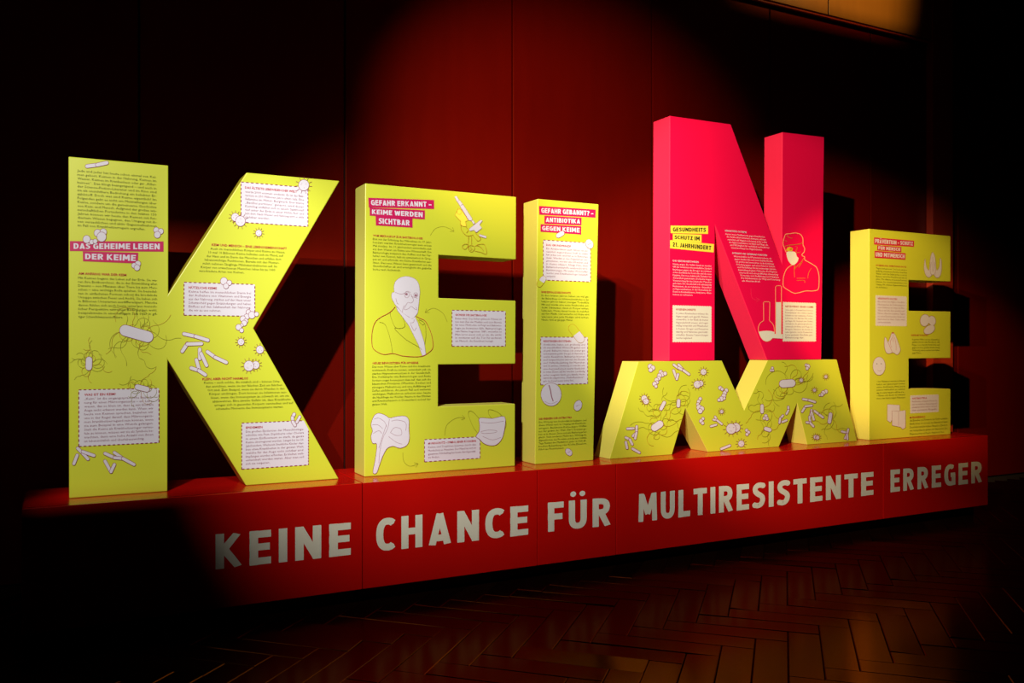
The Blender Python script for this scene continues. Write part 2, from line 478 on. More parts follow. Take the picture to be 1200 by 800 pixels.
# header above the recess and pilaster at its right end
XP = 8.95
head = struct(box('trim_1', (X0R+.01, 6.655, 5.12), (XP-.002, Y_WALL-.006, ZC-.01), M_JOINT, loc=(0, 6.655, 5.12)))
hx = [7.27+1.5*k for k in range(-8, 3)]
for xa, xb in zip(hx[:-1], hx[1:]):
    box('header_panel', (max(xa+.008, X0R+.02), 6.62, 5.155), (min(xb-.008, XP-.01), 6.65, ZC-.02), M_AMB, head, bevel=.003)
box('edge_strip', (X0R+.02, 6.62, 5.12), (XP-.01, 6.65, 5.138), M_TRIM, head, bevel=.003)
struct(box('trim_2', (XP, Y_WALL-.09, 0), (XP+.36, Y_WALL-.002, ZC-.01), M_TRIM, bevel=.004))

# lighting bar with spot housings above and in front of the display (out of the picture, added to hold the lamps and beam-cutting doors)
def cyl(p, q, r, n=14):
    p, q = Vector(p), Vector(q); ax = (q-p).normalized(); t = ax.orthogonal().normalized(); u_ = ax.cross(t)
    v = [tuple(c + (t*math.cos(2*math.pi*k/n)+u_*math.sin(2*math.pi*k/n))*r) for c in (p, q) for k in range(n)]
    f = [(k, (k+1) % n, n+(k+1) % n, n+k) for k in range(n)]
    return v, f
vv, ff = [], []
for p, q, r in [((-2, 1.45, 4.45), (5.4, 1.45, 4.45), .03)]+[((x, 1.45, 4.45), (x, 1.45, ZC), .015) for x in (-1.8, 1.7, 5.2)]:
    a1, b1 = cyl(p, q, r); k = len(vv); vv += a1; ff += [tuple(k+i for i in t_) for t_ in b1]
bar = struct(mesh_obj('trim_3', vv, ff, M_KICK, None, (-2, 1.45, 4.45)))
for i, (lp, aim, *_r) in enumerate(LAMPS):
    lp = Vector(lp); d = (Vector(aim)-lp).normalized()
    a1, b1 = cyl(lp-d*.30, lp-d*.08, .09); hs = mesh_obj('stage_spotlight', a1, b1+[tuple(range(14, 28))[::-1], tuple(range(14))], M_KICK, None, lp-d*.2)
    tag(hs, 'black stage spotlight on the ceiling bar, %s' % ('at its left end', 'next to the leftmost one', 'third from its left end, added to wash the wall', 'second from its right end', 'at its right end')[i] if i < 5 else 'lone black stage spotlight hung from the ceiling before the amber header', 'spotlight', 'stage spotlights')
    a1, b1 = cyl(lp-d*.2, (Vector((lp.x-d.x*.2, 1.45, 4.43)) if i < 5 else Vector((lp.x, lp.y-.2, ZC))), .012, 8); mesh_obj('yoke', a1, b1, M_KICK, hs, lp-d*.2)
    def door(edge_pts, out, dist):
        pts = []
        for e in edge_pts:
            r = Vector(e)-lp; pts.append(lp + r*(dist/r.dot(d)))
        o3 = Vector(out)
        v = [tuple(p) for p in pts]+[tuple(p+o3) for p in reversed(pts)]
        mesh_obj('added_barn_door', v, [(0, 1, 2, 3)], M_KICK, hs, v[0])
    # unseen barn doors added to cut the beams: on the first spot they frame the K, on the others they keep the light off the floor
    if i == 0:
        door([(-.10, 5.39, -1.2), (-.10, 5.39, 4.8)], (-.3, 0, 0), .40)
        door([(-1.6, 5.39, .66), (2.2, 5.39, .66)], (0, 0, -.25), .40)
        door([(-1.6, 5.39, 2.80), (2.4, 5.39, 2.80)], (0, 0, .2), .40)
    elif i == 5:
        door([(aim[0]-2.6, 6.62, 5.16), (aim[0]+2.2, 6.62, 5.16)], (0, 0, -.25), .30)
    elif i != 2:
        door([(aim[0]-2.6, 5.158, .06), (aim[0]+1.9, 5.158, .06)], (0, 0, -.2), .30)
    if i in (3, 4):     # added right shutters keep the beams off the wall at the far end
        xr = 7.0 if i == 3 else 8.0
        door([(xr, 5.39, -.8), (xr, 5.39, 4.6)], (.2, 0, 0), .30)

# herringbone parquet, blocks laid at 45 degrees to the row of letters
PL, PWD = 0.68, 0.17
def plank_mesh():
    me = bpy.data.meshes.new('plank'); e = .0012; c = .0045; z0, z1 = -.019, 0
    def ring(i, z): return [(i, i, z), (PL-i, i, z), (PL-i, PWD-i, z), (i, PWD-i, z)]
    v = ring(e, z0)+ring(e, z1-c*.7)+ring(e+c, z1)
    f = []
    for r in (0, 4):
        for k in range(4): f.append((r+k, r+(k+1) % 4, r+4+(k+1) % 4, r+4+k))
    f.append((8, 9, 10, 11))
    v = [(x-PL/2, y-PWD/2, z) for x, y, z in v]
    me.from_pydata(v, [], f); me.materials.append(M_FLOOR); me.update(); return me
pm = plank_mesh()
a_ = Vector((math.cos(math.radians(-45)), math.sin(math.radians(-45)))); b_ = Vector((a_.y*-1, a_.x))
slots = []
nR = 4
org = Vector((2.77, 4.90))
for i in range(-70, 70):
    for j in range(-14, 14):
        o2 = (i+nR*j, i-nR*j)
        for hor in (True, False):
            if hor: c = Vector((o2[0]+nR/2, o2[1]+.5))
            else: c = Vector((o2[0]+nR+.5, o2[1]+1-nR/2+0.0))
            p = org + (a_*c.x+b_*c.y)*PWD
            if not (X0R+.45 < p.x < X1R-.45 and Y0R+.45 < p.y < Y_WALL-.30): continue
            slots.append((p, hor))
def proj(p, z=0):
    d = p.x*CT+p.y*ST; r = p.x*ST-p.y*CT
    if d < .3: return None
    return 600+F*r/d, HOR+F*(EYE-z)/d, d
inview = []; rest = []
for p, hor in slots:
    q = proj(p)
    vis = q and -40 < q[0] < 1240 and q[1] < 850 and p.y < Y_PL+.2
    (inview if vis else rest).append((q[2] if q else 99, p, hor))
inview.sort(key=lambda t: t[0])
rest += inview[300:]; inview = inview[:300]
def plank_matrix(p, hor):
    an = math.radians(-45) if hor else math.radians(45)
    loose = random.random() < .16
    return (Matrix.Translation((p.x, p.y, random.uniform(-.0008, .0004) + (.0012 if loose else 0))) @ Matrix.Rotation(an, 4, 'Z')
            @ Matrix.Rotation(random.gauss(0, .028 if loose else .006), 4, 'X') @ Matrix.Rotation(random.gauss(0, .0025), 4, 'Y'))
for d, p, hor in inview:
    o = bpy.data.objects.new('plank', pm); COL.objects.link(o); o.parent = floor
    o.matrix_local = plank_matrix(p, hor)
v, f = [], []
for d, p, hor in rest:
    M = plank_matrix(p, hor); k = len(v)
    v += [tuple(M @ q.co) for q in pm.vertices]; f += [tuple(k+i for i in q.vertices) for q in pm.polygons]
o = mesh_obj('parquet_planks', v, f, M_FLOOR, floor); o['kind'] = 'stuff'

# ================================================================== PLINTH
def plinth(x0, x1, yb, quad, word, label):
    o = box('plinth_box', (x0+.0025, Y_PL, .10), (x1-.0025, yb, Z_TOP), M_RED, bevel=.003, loc=((x0+x1)/2, (Y_PL+yb)/2, 0))
    tag(o, label, 'plinth', 'red plinth boxes in a row')
    box('kick_base', (x0+.01, Y_PL+.14, 0.001), (x1-.01, yb-.03, .10), M_KICK, o)
    res, tot = layout(word, .18 if len(word) < 10 else .145)
    for ch, x, ps in res:
        P = Print(Y_PL, 1)
        for p in ps:
            P.poly([bil(quad, (x+a)/tot, c) for a, c in p], M_CREAM)
        P.build('foil_letter', o)
    return o
plinth(-.197, 1.642, 5.82, [(252.3,626),(411,611.8),(411,650),(252.3,667)], 'KEINE', 'red plinth box under the big K, lettered KEINE, fading into shadow at left')
plinth(1.642, 2.882, 5.82, [(441,607.3),(619,591.8),(619,626.3),(441,646.6)], 'CHANCE', 'red plinth box lettered CHANCE, below the yellow E with the portrait')
plinth(2.882, 3.53, 5.82, [(642,588.7),(716,582.5),(716,615.5),(642,623)], 'FÜR', 'shortest red plinth box, lettered FÜR, below the yellow I')
plinth(3.53, 6.328, 5.82, [(748,578.7),(1023.5,552.5),(1023.5,579.5),(748,611.7)], 'MULTIRESISTENTE', 'longest red plinth box, lettered MULTIRESISTENTE, below the yellow M')
plinth(6.328, 7.775, 5.66, [(1043.5,550.5),(1151,540),(1151,565),(1043.5,576.7)], 'ERREGER', 'red plinth box at the right end, lettered ERREGER')

# ================================================================== LETTERS
def extrude_letter(px, m, label, snap_bottom=True, zb=Z_TOP, ytop=None, yd=DEPTH):
    global OUTLINE
    OUTLINE = [(x, y) for x, y in px]
    pts = [p2w(x, y, Y_LET) for x, y in px]
    pts = [[X, Z] for X, _, Z in pts]
    for p in pts:
        if abs(p[1]-zb) < .045: p[1] = zb+.0005
        if ytop and abs(p[1]-ytop) < .045: p[1] = ytop
    n = len(pts)
    v = [(X, Y_LET, Z) for X, Z in pts]+[(X, Y_LET+yd, Z) for X, Z in pts]
    area = sum(pts[i][0]*pts[(i+1) % n][1]-pts[(i+1) % n][0]*pts[i][1] for i in range(n))
    ccw = area > 0
    f = [tuple(range(n)) if ccw else tuple(reversed(range(n)))]
    f.append(tuple(reversed(range(n, 2*n))) if ccw else tuple(range(n, 2*n)))
    for i in range(n):
        j = (i+1) % n
        f.append((j, i, n+i, n+j) if ccw else (i, j, n+j, n+i))
    xs_ = [p[0] for p in pts]
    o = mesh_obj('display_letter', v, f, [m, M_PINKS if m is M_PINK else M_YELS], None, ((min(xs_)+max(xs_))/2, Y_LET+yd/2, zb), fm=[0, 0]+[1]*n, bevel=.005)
    tag(o, label, 'letter sculpture')
    return o
Y = Y_LET
ZTL = 2.66

# ---- K
K = extrude_letter([(80.3,181),(197.3,191),(197.3,344),(289,200.3),(398,210),(297,384.5),(397,563),(288.3,569.5),(196.5,421.5),(196.3,577),(81,584)],
    M_YEL, 'big yellow-green letter K at the left end, printed with rod and round germs', ytop=ZTL)
K.data.materials[1] = mat('shaded_yellow_edge_board', (0.42, 0.33, 0.012), 0.45, 0.5)  # K sides catch less of the frontal light; that shade is in the colour
banner(K, Y, [(81.8,282.4),(191.6,282.8),(191.6,294.8),(81.8,294)], 'DAS GEHEIME LEBEN')
banner(K, Y, [(97,294.4),(162,296),(161.5,308.7),(97.2,306)], 'DER KEIME')
text_block(K, Y, (90.5,200,183), (91,264,183.5), [
 'Jede und jeder hat heute schon einmal von Kei-','men gehört: Keimen in der Nahrung, Keimen im','Wasser, Keimen im Krankenhaus oder gar „Killer-',
 'keimen“. Das klingt beängstigend – und auch in','der Science-Fiction-Literatur und im Kino sind','sie als unsichtbare Bedrohung ein beliebter Er-',
 'zählstoff. Doch was sind Keime eigentlich? Im','Folgenden geht es nicht um Mutmaßungen über','Keime, sondern um die gemeinsame Geschichte',
 'von Keim und Mensch. Aufgrund der großen wis-','senschaftlichen Fortschritte in den letzten 150','Jahren können wir heute den Keimen mit fun-',
 'diertem Wissen begegnen, den Umgang mit ih-','nen versachlichen und aktiv Gegenmaßnahmen','im Fall von Krankheitserregern ergreifen.'], M_TXT, end=170)
text_block(K, Y, (91.5,325.5,184), (91.8,371,184), [
 'Mit Keimen begann das Leben auf der Erde. Sie wa-','ren ihre Erstbewohner, die in der Entwicklung allen','Daseins – von Pflanzen über Tiere bis zum Men-',
 'schen – eine wichtige Rolle spielten. Sie besiedel-','ten in einfachsten Formen schon die brodelnde','Ursuppe zwischen Feuer und Asche. Sie haben sich',
 'in Billionen Unterarten ausdifferenziert. Manche','davon fühlen sich auch heute unter aus mensch-','licher Perspektive extremen Bedingungen wohl,',
 'beispielsweise in eisenhaltigem Salz oder in gif-','tiger Schwefelwasserstoffsäure.'], M_TXT, end=144, head=(92,320.5,148,'AM ANFANG WAR DER KEIM'))
c = card(K, Y, 92.3, 186.3, 456.7, 523, nx=17, ny=12)
text_block(c, Y, (98.7,467.3,179.5), (98.7,517,179.5), [
 '„Keim“ ist die umgangssprachliche Bezeich-','nung für einen Mikroorganismus – ein Lebe-','wesen, das so klein ist, dass es mit bloßem','Auge nicht erkannt werden kann. Wenn wir',
 'heute von Keimen sprechen, beziehen wir','uns in der Regel darauf, dass Mikroorganis-','men krankheitserregend sein können, wenn','sie zum Beispiel in eine Wunde gelangen.',
 'Statt die Keime als Krankheitserreger verteu-','feln zu können, müssen wir sie als Symbole be-','trachten, denn eine hohe Anzahl von ihnen','ist lebensnützlich und überlebenswichtig.'], M_GREY, end=169,
 head=(98.7,462.6,135.6,'WAS IST EIN KEIM?'))
c = card(K, Y, 282.4, 360.8, 213.2, 260.4)
text_block(c, Y, (287.3,224.7,356), (287.3,254.3,356), [
 'wurde 2000 erstmals entdeckt. Es ist das Bak-','terium in 250 Millionen Jahre altem Salz. Eine','Salzmine im Mittel- Bergwerk. Der kleine',
 '„Bacillus permians“ genannt, wird dieser','Keimling entfaltet sich in einem Salzkristall','tief unter der Erde in einer Höhle fest und','lebt dort. Nach Wasser und Nahrung wird er aktiv','sichtbar werden.'], M_GREY, end=316,
 head=(287,219.8,348,'DAS ÄLTESTE LEBEWESEN DER WELT'))
text_block(K, Y, (246.5,291.3,334), (233,317.3,320), [
 'Auch im menschlichen Körper sind Keime zu Hause.','10 mal 10 Billionen Keime befinden sich im Mund, auf','der Haut und im Darm des Menschen und erfüllen dort',
 'lebenswichtige Funktionen. Bereits mit der Mutter-','milch nehmen Säuglinge Milchsäurebakterien auf. Im','Körper von erwachsenen Menschen leben bis zu 1000','verschiedene Arten von Keimen.'], M_TXT, end=286,
 head=(248,286.8,336,'KEIM UND MENSCH – EINE LEBENSGEMEINSCHAFT'))
c = card(K, Y, 215.6, 298.6, 330.6, 369.2, nx=15, ny=8)
text_block(c, Y, (221,341.6,294), (221,363.4,294), [
 'Keime helfen im menschlichen Darm bei','der Aufnahme von Vitaminen und Energie','aus der Nahrung, stärken auf der Haut unser','Schutzschild gegen Entzündungen und haben',
 'Einfluss auf den Salzhaushalt der Nahrung,','die wir zu uns nehmen.'], M_GREY, end=259, head=(221,337,254,'NÜTZLICHE KEIME'))
text_block(K, Y, (239,448.4,328), (253,479,346), [
 'Keime – auch solche, die nützlich sind – können Scha-','den anrichten, wenn sie zur falschen Zeit am falschen','Ort sind. Zum Beispiel, wenn sie durch Wunden in den','Körper eindringen. Dort können sie Infektionen aus-',
 'lösen, wenn das Immunsystem zu schwach ist, um sie','abzuwehren. Eine zweite Gefahr ist, dass Krankheits-','erreger sich in gesunden Körpern verstecken und auf','schwache Momente des Immunsystems warten.'], M_TXT, end=332,
 head=(237,444.2,290.5,'KLEIN, ABER NICHT HARMLOS'))
c = card(K, Y, 283.2, 361.4, 495.6, 549.6, ny=12, cut=((356,495.6),(361.4,503)))
text_block(c, Y, (288,505.8,356), (288,543.4,356), [
 'Die großen Epidemien der Menschheitsge-','schichte wie Pest, Diphtherie oder Cholera','in einem Einflussraum so stark, da ganze','Keime überregional wurden. Längst bis ins 20.',
 'Jahrhundert, Weltweit Sterbliche Kinder star-','ben etwa Krankheiten in der ganzen Welt,','welche für das Auge nicht sichtbar sind.','Impfungen wurden erfunden. Es bleiben welt-',
 'entwickelt worden waren. Aber man soll','sich nie vergessen.'], M_GREY, end=316, head=(288,501.2,307.5,'EPIDEMIEN'))
Lr = 11
d_rods(Lr, Y, [(102,194.8,114,193.2,2.0),(114,193.2,125,190.8,2.0)], K)
d_cocci(Lr, Y, [(101.5,280.3,4.2),(107.5,283.5,2.6),(111.5,282.6,2.4),(114.3,273,4.0),(121,272,3.8),(119,277.5,5.3)], K)
d_cocci(Lr, Y, [(183,269.5,3.0),(188.3,271,3.0),(184.3,275,3.6)], K)
d_cocci(Lr, Y, [(161.5,309,3.2),(157,311,2.8),(160.5,313.5,3.2)], K)
d_flagella(Lr, Y, 146.5,387,173,394.5, 6.3, 34, 22, K, 3)
d_flagella(Lr, Y, 104.3,421.5,104,430, 3.6, 20, 18, K, 5)
d_flagella(Lr, Y, 161,453.3,172,456, 3.0, 20, 15, K, 8)
d_rods(Lr, Y, [(91,525,97,531),(97,531,103,537.5),(97,529,110,533.5),(90.5,533,86.5,543)], K)
d_rods(Lr, Y, [(123,531,134,536),(134,530,144,537),(134,536,144,537),(144,537,157,544),(123,540,130,552.5),(130,552.5,134,544)], K)
d_spiky(Lr, Y, [(355.8,217,6.0)], K)
d_spiky(Lr, Y, [(275.6,254.5,4.4),(281.6,259,5.6)], K)
d_spiky(Lr, Y, [(303,273,3.4)], K)
d_cocci(Lr, Y, [(262.3,329.3,4.0),(268.5,331.3,2.8),(264.8,335,2.9)], K)
d_cocci(Lr, Y, [(291,365.5,2.6),(289,371,3.0),(295,369,3.8),(300.5,368,2.4),(284.5,373.5,3.2),(288,376,2.4),(286,378.5,3.0),(283,381,1.8),(279.5,383.3,3.2),(283,387,2.3)], K)
d_rods(Lr, Y, [(215.5,391,229,394),(229,394,243.5,398.5)], K, r=1.9)
d_rods(Lr, Y, [(213.5,411.5,219.5,402.5),(219.5,403,236,402.5)], K, r=1.9)
d_rods(Lr, Y, [(243,412,252,418.5),(252,418.5,265,424.5)], K, r=1.9)
d_rods(Lr, Y, [(234,409,234,420),(235.5,414,242,428),(230,421.5,233,432),(224,431,233,434),(233,434,240.5,439)], K, r=1.9)
d_spiky(Lr, Y, [(282.3,400.5,3.6)], K)
d_spiky(Lr, Y, [(304.5,409.5,4.2)], K)
d_spiky(Lr, Y, [(299.5,427.5,4.2),(291.5,428.5,5.6)], K)
d_rods(Lr, Y, [(344.5,485,342.5,489,1.7),(342.5,489,343,494,1.7),(343,494,345.5,498,1.7),(351.2,488,347.5,494.5,1.4)], K)

# ---- E (first)
E = extrude_letter([(428,213.5),(605,230),(604.8,304),(514,298.6),(514,349),(604.4,352.3),(604,426),(513.6,427),(513.5,476.3),(603.7,473),(603.5,548),(427,559)],
    M_YEL, 'yellow-green letter E with a bald bearded man drawn on it, between K and I', ytop=ZTL)
banner(E, Y, [(431.4,231.6),(508.6,234.3),(508.6,244.9),(432,242.8)], 'GEFAHR ERKANNT –')
banner(E, Y, [(433,243),(497.8,246.4),(497.8,257),(433.2,252.6)], 'KEIME WERDEN')
banner(E, Y, [(440,253),(483.4,256.2),(483.4,266.7),(440.4,264)], 'SICHTBAR', inset=(.08, .2))
text_block(E, Y, (436.8,280,505.3), (436.8,315.5,505.3), [
 'Erst mit der Erfindung des Mikroskops im 17. Jahr-','hundert werden Krankheitserreger zum ersten','Mal sichtbar. Im 19. Jahrhundert entwickelte sich','aus dem Wissen um Keime eine Wissenschaft: Die',
 'Bakteriologie analysiert den Aufbau und das Ver-','halten von Keimen, teilt sie systematisch in Grup-','pen ein und erforscht, wie Keime Krankheiten aus-','lösen. Das neue Wissen kann gesammelt und die',
 'Gesellschaften ab und ermöglicht die gezielte','Suche nach Heilmitteln.'], M_TXT, end=469.5, head=(436.8,276,495,'VOM MIKROSKOP ZUR BAKTERIOLOGIE'))
text_block(E, Y, (436.2,429.7,504.5), (436,473.8,504.5), [
 'Das neue Wissen über Keime und ihre krankheits-','auslösende Kraft zu nutzen, entwickelt sich ein','starkes Hygienebewusstsein in der Gesellschaft.','Die Vorkämpfer wie Bakteriologen und Ärzte',
 'fordern sogar konsequent dazu auf, dass sich die','klassischen Prinzipien (Waschen, Kochen und','strengere Maßnahmen) und eine Aufklärung mit','Seifen einführen. An jenem Fall und weiteren',
 'wichtigen Maßnahmen arbeitet man heute','die Nachfrage der Kleider, Räume in den Kliniken','und Krankenhäusern in Deutschland und auf der','ganzen Welt.'], M_TXT, end=453.5,
 head=(436.6,425.6,490,'NEUES BEWUSSTSEIN FÜR HYGIENE'))
c = card(E, Y, 529.6, 592.2, 363.3, 405.6, nx=12, ny=9)
text_block(c, Y, (533.3,373.2,587.5), (533.3,399.5,587.5), [
 'Erster Arzt. Das bisher geltende Wissen ist','nun zum Ziel der Medizin auch zum Beweis','für neue Methoden verfolgt und Bakterio-','logie zu beweisen fällt, Bakteriologe',
 'sein Name: begonnen 1880, weiterhin es','Man lernt wenn sich er im, die wirkt','in weiteren auf die Tür für anderen','ein Mensch, die Krankheit besiegt.'], M_GREY, end=578, head=(533.2,369,570,'GRÜNDER DER BAKTERIOLOGIE'))
c = card(E, Y, 497.4, 562.5, 515, 541, nx=12, ny=5)
text_block(c, Y, (501.7,524,557.5), (501.7,536,557.5), [
 'Keime und Tröpfchen könnten durch den','Mundschutz an Menschen. Der Mund hat sich im','gesamten Klinikalltag bis heute durchgesetzt.','zu finden.'], M_GREY, end=515,
 head=(501.7,519.7,558,'MUNDSCHUTZ – SYMBOL EINER RÜCKKEHR'))
# portrait (scale 7.27 px of the detail per pixel)
def q7(pts): return [(430+x/7.27, 315+y/7.27) for x, y in pts]
P = Print(Y, Lr)
headp = smooth(q7([(232,200),(230,150),(245,105),(290,72),(345,65),(400,82),(435,120),(448,185),(445,240),(438,310),(430,370),(412,400),(385,422),(350,405),(300,370),(265,330),(245,310),(232,290),(212,250),(210,215),(220,200)]), True, 4)
shirt = q7([(248,320),(300,372),(352,410),(385,425),(408,410),(430,455),(455,530),(485,620),(500,730),(470,738),(440,650),(395,560),(355,480),(300,405),(260,355)])
shapes(P, [headp, shirt], line=M_GREY, wd=.35)
for l in ([(240,200),(290,215),(320,205),(345,190),(370,205)], [(375,235),(395,240),(430,250)], [(330,195),(350,200),(360,220),(345,245),(325,240),(318,215),(330,195)],
          [(405,205),(425,205),(430,225),(420,240),(402,235),(398,215),(405,205)], [(372,215),(385,240),(395,270),(375,290),(350,285)],
          [(345,285),(320,330),(320,348),(350,340),(375,320),(405,340),(425,350),(415,325)], [(245,250),(255,290),(270,300)], [(300,370),(305,340),(318,310)],
          [(365,460),(395,455),(400,430)], [(370,470),(400,525),(420,500)]):
    P.line(smooth(q7(l), n=4), .4, M_GREY)
for x, y in ((335,215), (415,225)): P.poly(ell(430+x/7.27, 315+y/7.27, 1.6, 1.4, n=10), M_GREY)
jacket = [(240,322),(190,372),(110,415),(65,460),(42,540),(42,650),(70,695),(140,728),(220,720),(300,740),(400,748),(470,742),(520,715),(560,670),(555,590),(535,520),(495,445),(450,420),(418,405)]
P.line(smooth(q7(jacket), n=4), .6, M_CRIM)
for l in ([(195,375),(205,420),(245,500),(320,490),(300,405)], [(245,500),(240,515),(330,600),(440,665),(465,690)], [(105,452),(150,470),(180,540),(205,640),(215,720)], [(440,430),(490,465),(500,560),(490,640)], [(430,430),(470,475),(490,460)]):
    P.line(smooth(q7(l), n=4), .45, M_OLV)
P.build('portrait_drawing', E, 'line drawing of a bald bearded man in glasses and jacket')
arrow(E, Y, [(524,377),(519,367),(508,361),(498,366)])
arrow(E, Y, [(504,276),(510,268),(519,265.5),(527,268),(532,271)])
arrow(E, Y, [(521,510),(523,499),(530,492),(538,489),(545,490)])
arrow(E, Y, [(472,530),(473,540),(480,546),(490,543)])
# microscope (scale 8.89)
def q9(pts): return [(500+x/8.89, 220+y/8.89) for x, y in pts]
P = Print(Y, Lr)
shapes(P, [q9([(330,215),(360,230),(430,340),(400,350),(410,400),(380,400),(350,385),(355,350),(295,285)])], fill=M_YLW, line=M_BRN, wd=.5)
shapes(P, [ell(500+338/8.89, 220+250/8.89, 2.6, 3.0, n=14)], fill=M_YLW, line=M_BRN, wd=.35)
shapes(P, [q9([(345,190),(375,175),(470,320),(465,345),(435,335)]), q9([(288,95),(308,85),(335,130),(315,145)]), q9([(318,145),(340,130),(372,170),(345,188)]), q9([(465,345),(480,338),(500,370),(485,380)]),
   q9([(440,430),(560,335),(578,345),(545,385),(572,420),(515,465),(490,440),(450,450)]), q9([(545,485),(620,505),(615,525),(550,505)])], line=M_GREY, wd=.35)
for l in ([(360,380),(355,430),(400,490),(440,500),(480,490)], [(400,400),(430,440),(410,470)], [(480,500),(530,555),(560,530),(545,505)], [(500,460),(530,500),(560,520)],
          [(435,500),(430,600),(440,640)], [(465,500),(465,590)], [(430,620),(450,600),(490,610),(495,640),(470,668),(440,655),(430,620)], [(370,600),(400,585),(430,600),(400,640),(370,625),(370,600)],
          [(500,610),(540,590),(600,595),(620,690),(560,670),(500,660)], [(520,600),(560,620),(590,660)], [(450,620),(470,640),(450,650)]):
    P.line(smooth(q9(l), n=4), .45, M_BRN)
P.build('microscope_drawing', E, 'line drawing of an old brass microscope')
# beaked plague mask and surgical mask (scale 4.44)
def q4(pts): return [(410+x/4.44, 385+y/4.44) for x, y in pts]
P = Print(Y, Lr)
shapes(P, [smooth(q4([(125,455),(150,440),(185,452),(205,465),(240,458),(285,455),(305,475),(305,520),(308,570),(295,605),(260,620),(225,610),(195,620),(175,650),(155,700),(140,745),(128,753),(120,742),(132,680),(140,600),(118,595),(110,560),(118,530),(110,500)]), True, 3)], wd=.5)
for l in ([(125,470),(150,465),(180,485),(190,510)], [(115,500),(145,500),(170,520)], [(120,545),(150,530),(165,545)], [(205,470),(195,520),(170,570),(155,640),(150,700)], [(190,500),(175,540),(150,620)],
          [(215,480),(250,475),(290,490),(290,530)], [(210,540),(230,515),(262,520),(268,550),(240,555),(210,540)], [(200,560),(240,590),(270,600)]):
    P.line(smooth(q4(l), n=4), .4, M_GREY)
P.build('plague_mask_drawing', E)
P = Print(Y, Lr)
for l in ([(680,560),(640,510),(615,440),(635,430),(675,470)], [(800,465),(770,435),(725,420),(720,440),(735,465)], [(808,470),(812,500),(802,530)]): P.line(smooth(q4(l), n=5), .4, M_OLV)
P.up()
shapes(P, [smooth(q4([(675,465),(740,468),(803,458),(803,520),(790,570),(765,600),(735,607),(700,598),(675,575),(656,560),(672,535),(675,500)]), True, 3)], wd=.5)
for l in ([(680,487),(740,490),(800,480)], [(680,535),(720,527),(760,530),(755,540),(700,545),(680,540)], [(690,560),(740,578),(785,565)]): P.line(smooth(q4(l), n=4), .4, M_GREY)
P.build('face_mask_drawing', E)

# ---- I
I = extrude_letter([(630,231),(701.6,238.4),(695.4,540.5),(627,544.8)], M_YEL, 'narrow yellow-green letter I with printed pills and capsules', ytop=ZTL)
banner(I, Y, [(631.4,241.2),(698,245.5),(697.7,255),(631.8,251.4)], 'GEFAHR GEBANNT? –')
banner(I, Y, [(637.8,252.6),(681.5,255),(681.3,264),(637.8,262)], 'ANTIBIOTIKA')
banner(I, Y, [(633.3,262.6),(681.1,265),(681,274.8),(633.3,271.4)], 'GEGEN KEIME')
c = card(I, Y, 636.5, 692, 281.1, 328, nx=11, ny=10)
text_block(c, Y, (640,291.2,688.5), (640,323.5,688.5), [
 'Ein Antibiotikum zum Glück ist ein','natürlich zugeordneter Stoff. In vielen','hat jedes sein und hat es in Bakterien','mehr. Werden in den Organismen ein-',
 'genommen, werden alle hilfreichen und','in chemie infiziert. Alltags Pilze, dann','Bakterienhemmstoffe verabreicht wird.','Bestimmungen. Mit vielen Wirkstoffen',
 'werden jetzt Krankheitserreger bekämpft','und abgetötet.'], M_GREY, end=651, head=(640,287,669,'DAS GRUNDPRINZIP'))
text_block(I, Y, (634.4,346,690), (634.4,374.5,690), [
 'In den letzten Jahren haben sie viel ge-','der Behandlung von Infektionskrankheiten in der','letzten Jahren haben weniger Todesfälle','Mit mal wurde eine erste Antibiotika ent-',
 'deckt. Substanzen, deren im Körper wirken,','behandeln. Wurde damals bereits die mehrfach','auf dem Markt. Und weiterhin soll Ärzte wird','wie neue eine jede Medizin wird mitten.','Heute sind es gängige Mittel.'], M_TXT, end=671,
 head=(634.4,342.2,668.5,'IHRE ERFOLGSGESCHICHTE'))
c = card(I, Y, 633.5, 688.6, 394.8, 450.8, nx=11, ny=12)
text_block(c, Y, (636.7,403.8,685.3), (636.5,446.5,685), [
 'Antibiotika haben sich großteilig und','als ausschließlich Wirkstoffe gelten und','überall. Bakterien haben sich weiter gut','und zusammen gelebt. Das gut die Resistenz in',
 'vielen Krankheit. Bakterien können','auch ausgeschlossen sein mit den Einsatz','und Vielfachbelastung der Menschen','und sie stehen. Schwierig sie werden wie',
 'einen Resistenz-Keime in unserer Gesellschaft','in vielen Zeiten auf der werden. Landläufig','anders ausgehen durch jene damals. Heute','wird die allgemeine „Multi-Resistenz“.','geht der Kampf weiter immer fort.'], M_GREY, end=672,
 head=(636.7,399.8,669,'RESISTENZEN ENTSTEHEN'))
text_block(I, Y, (631.3,494.7,687), (631,526.5,687), [
 'Die Wirkung von Antibiotika ist bekannt, und','dieses Wissen auch im Umgang mit Krankheits-','erregern. Bestimmte Keime gegen Waffen','aus der ganzen der Welt. Klare Grenzen ge-',
 'ben es in diesem Sinne und alle Bakterienarten','gleich. Viele moderne Methoden. Wichtig ist,','abgeschlossen des Produkts und bis zum letzten','Tage Rezept des Mediziners. Jeder zu früh ab-',
 'brechen Behandlung oder falsche Einnahme','führt zu Resistenzen.'], M_TXT, end=661, head=(631.4,490.8,670,'DIE GRENZEN DER ANTIBIOTIKA'))
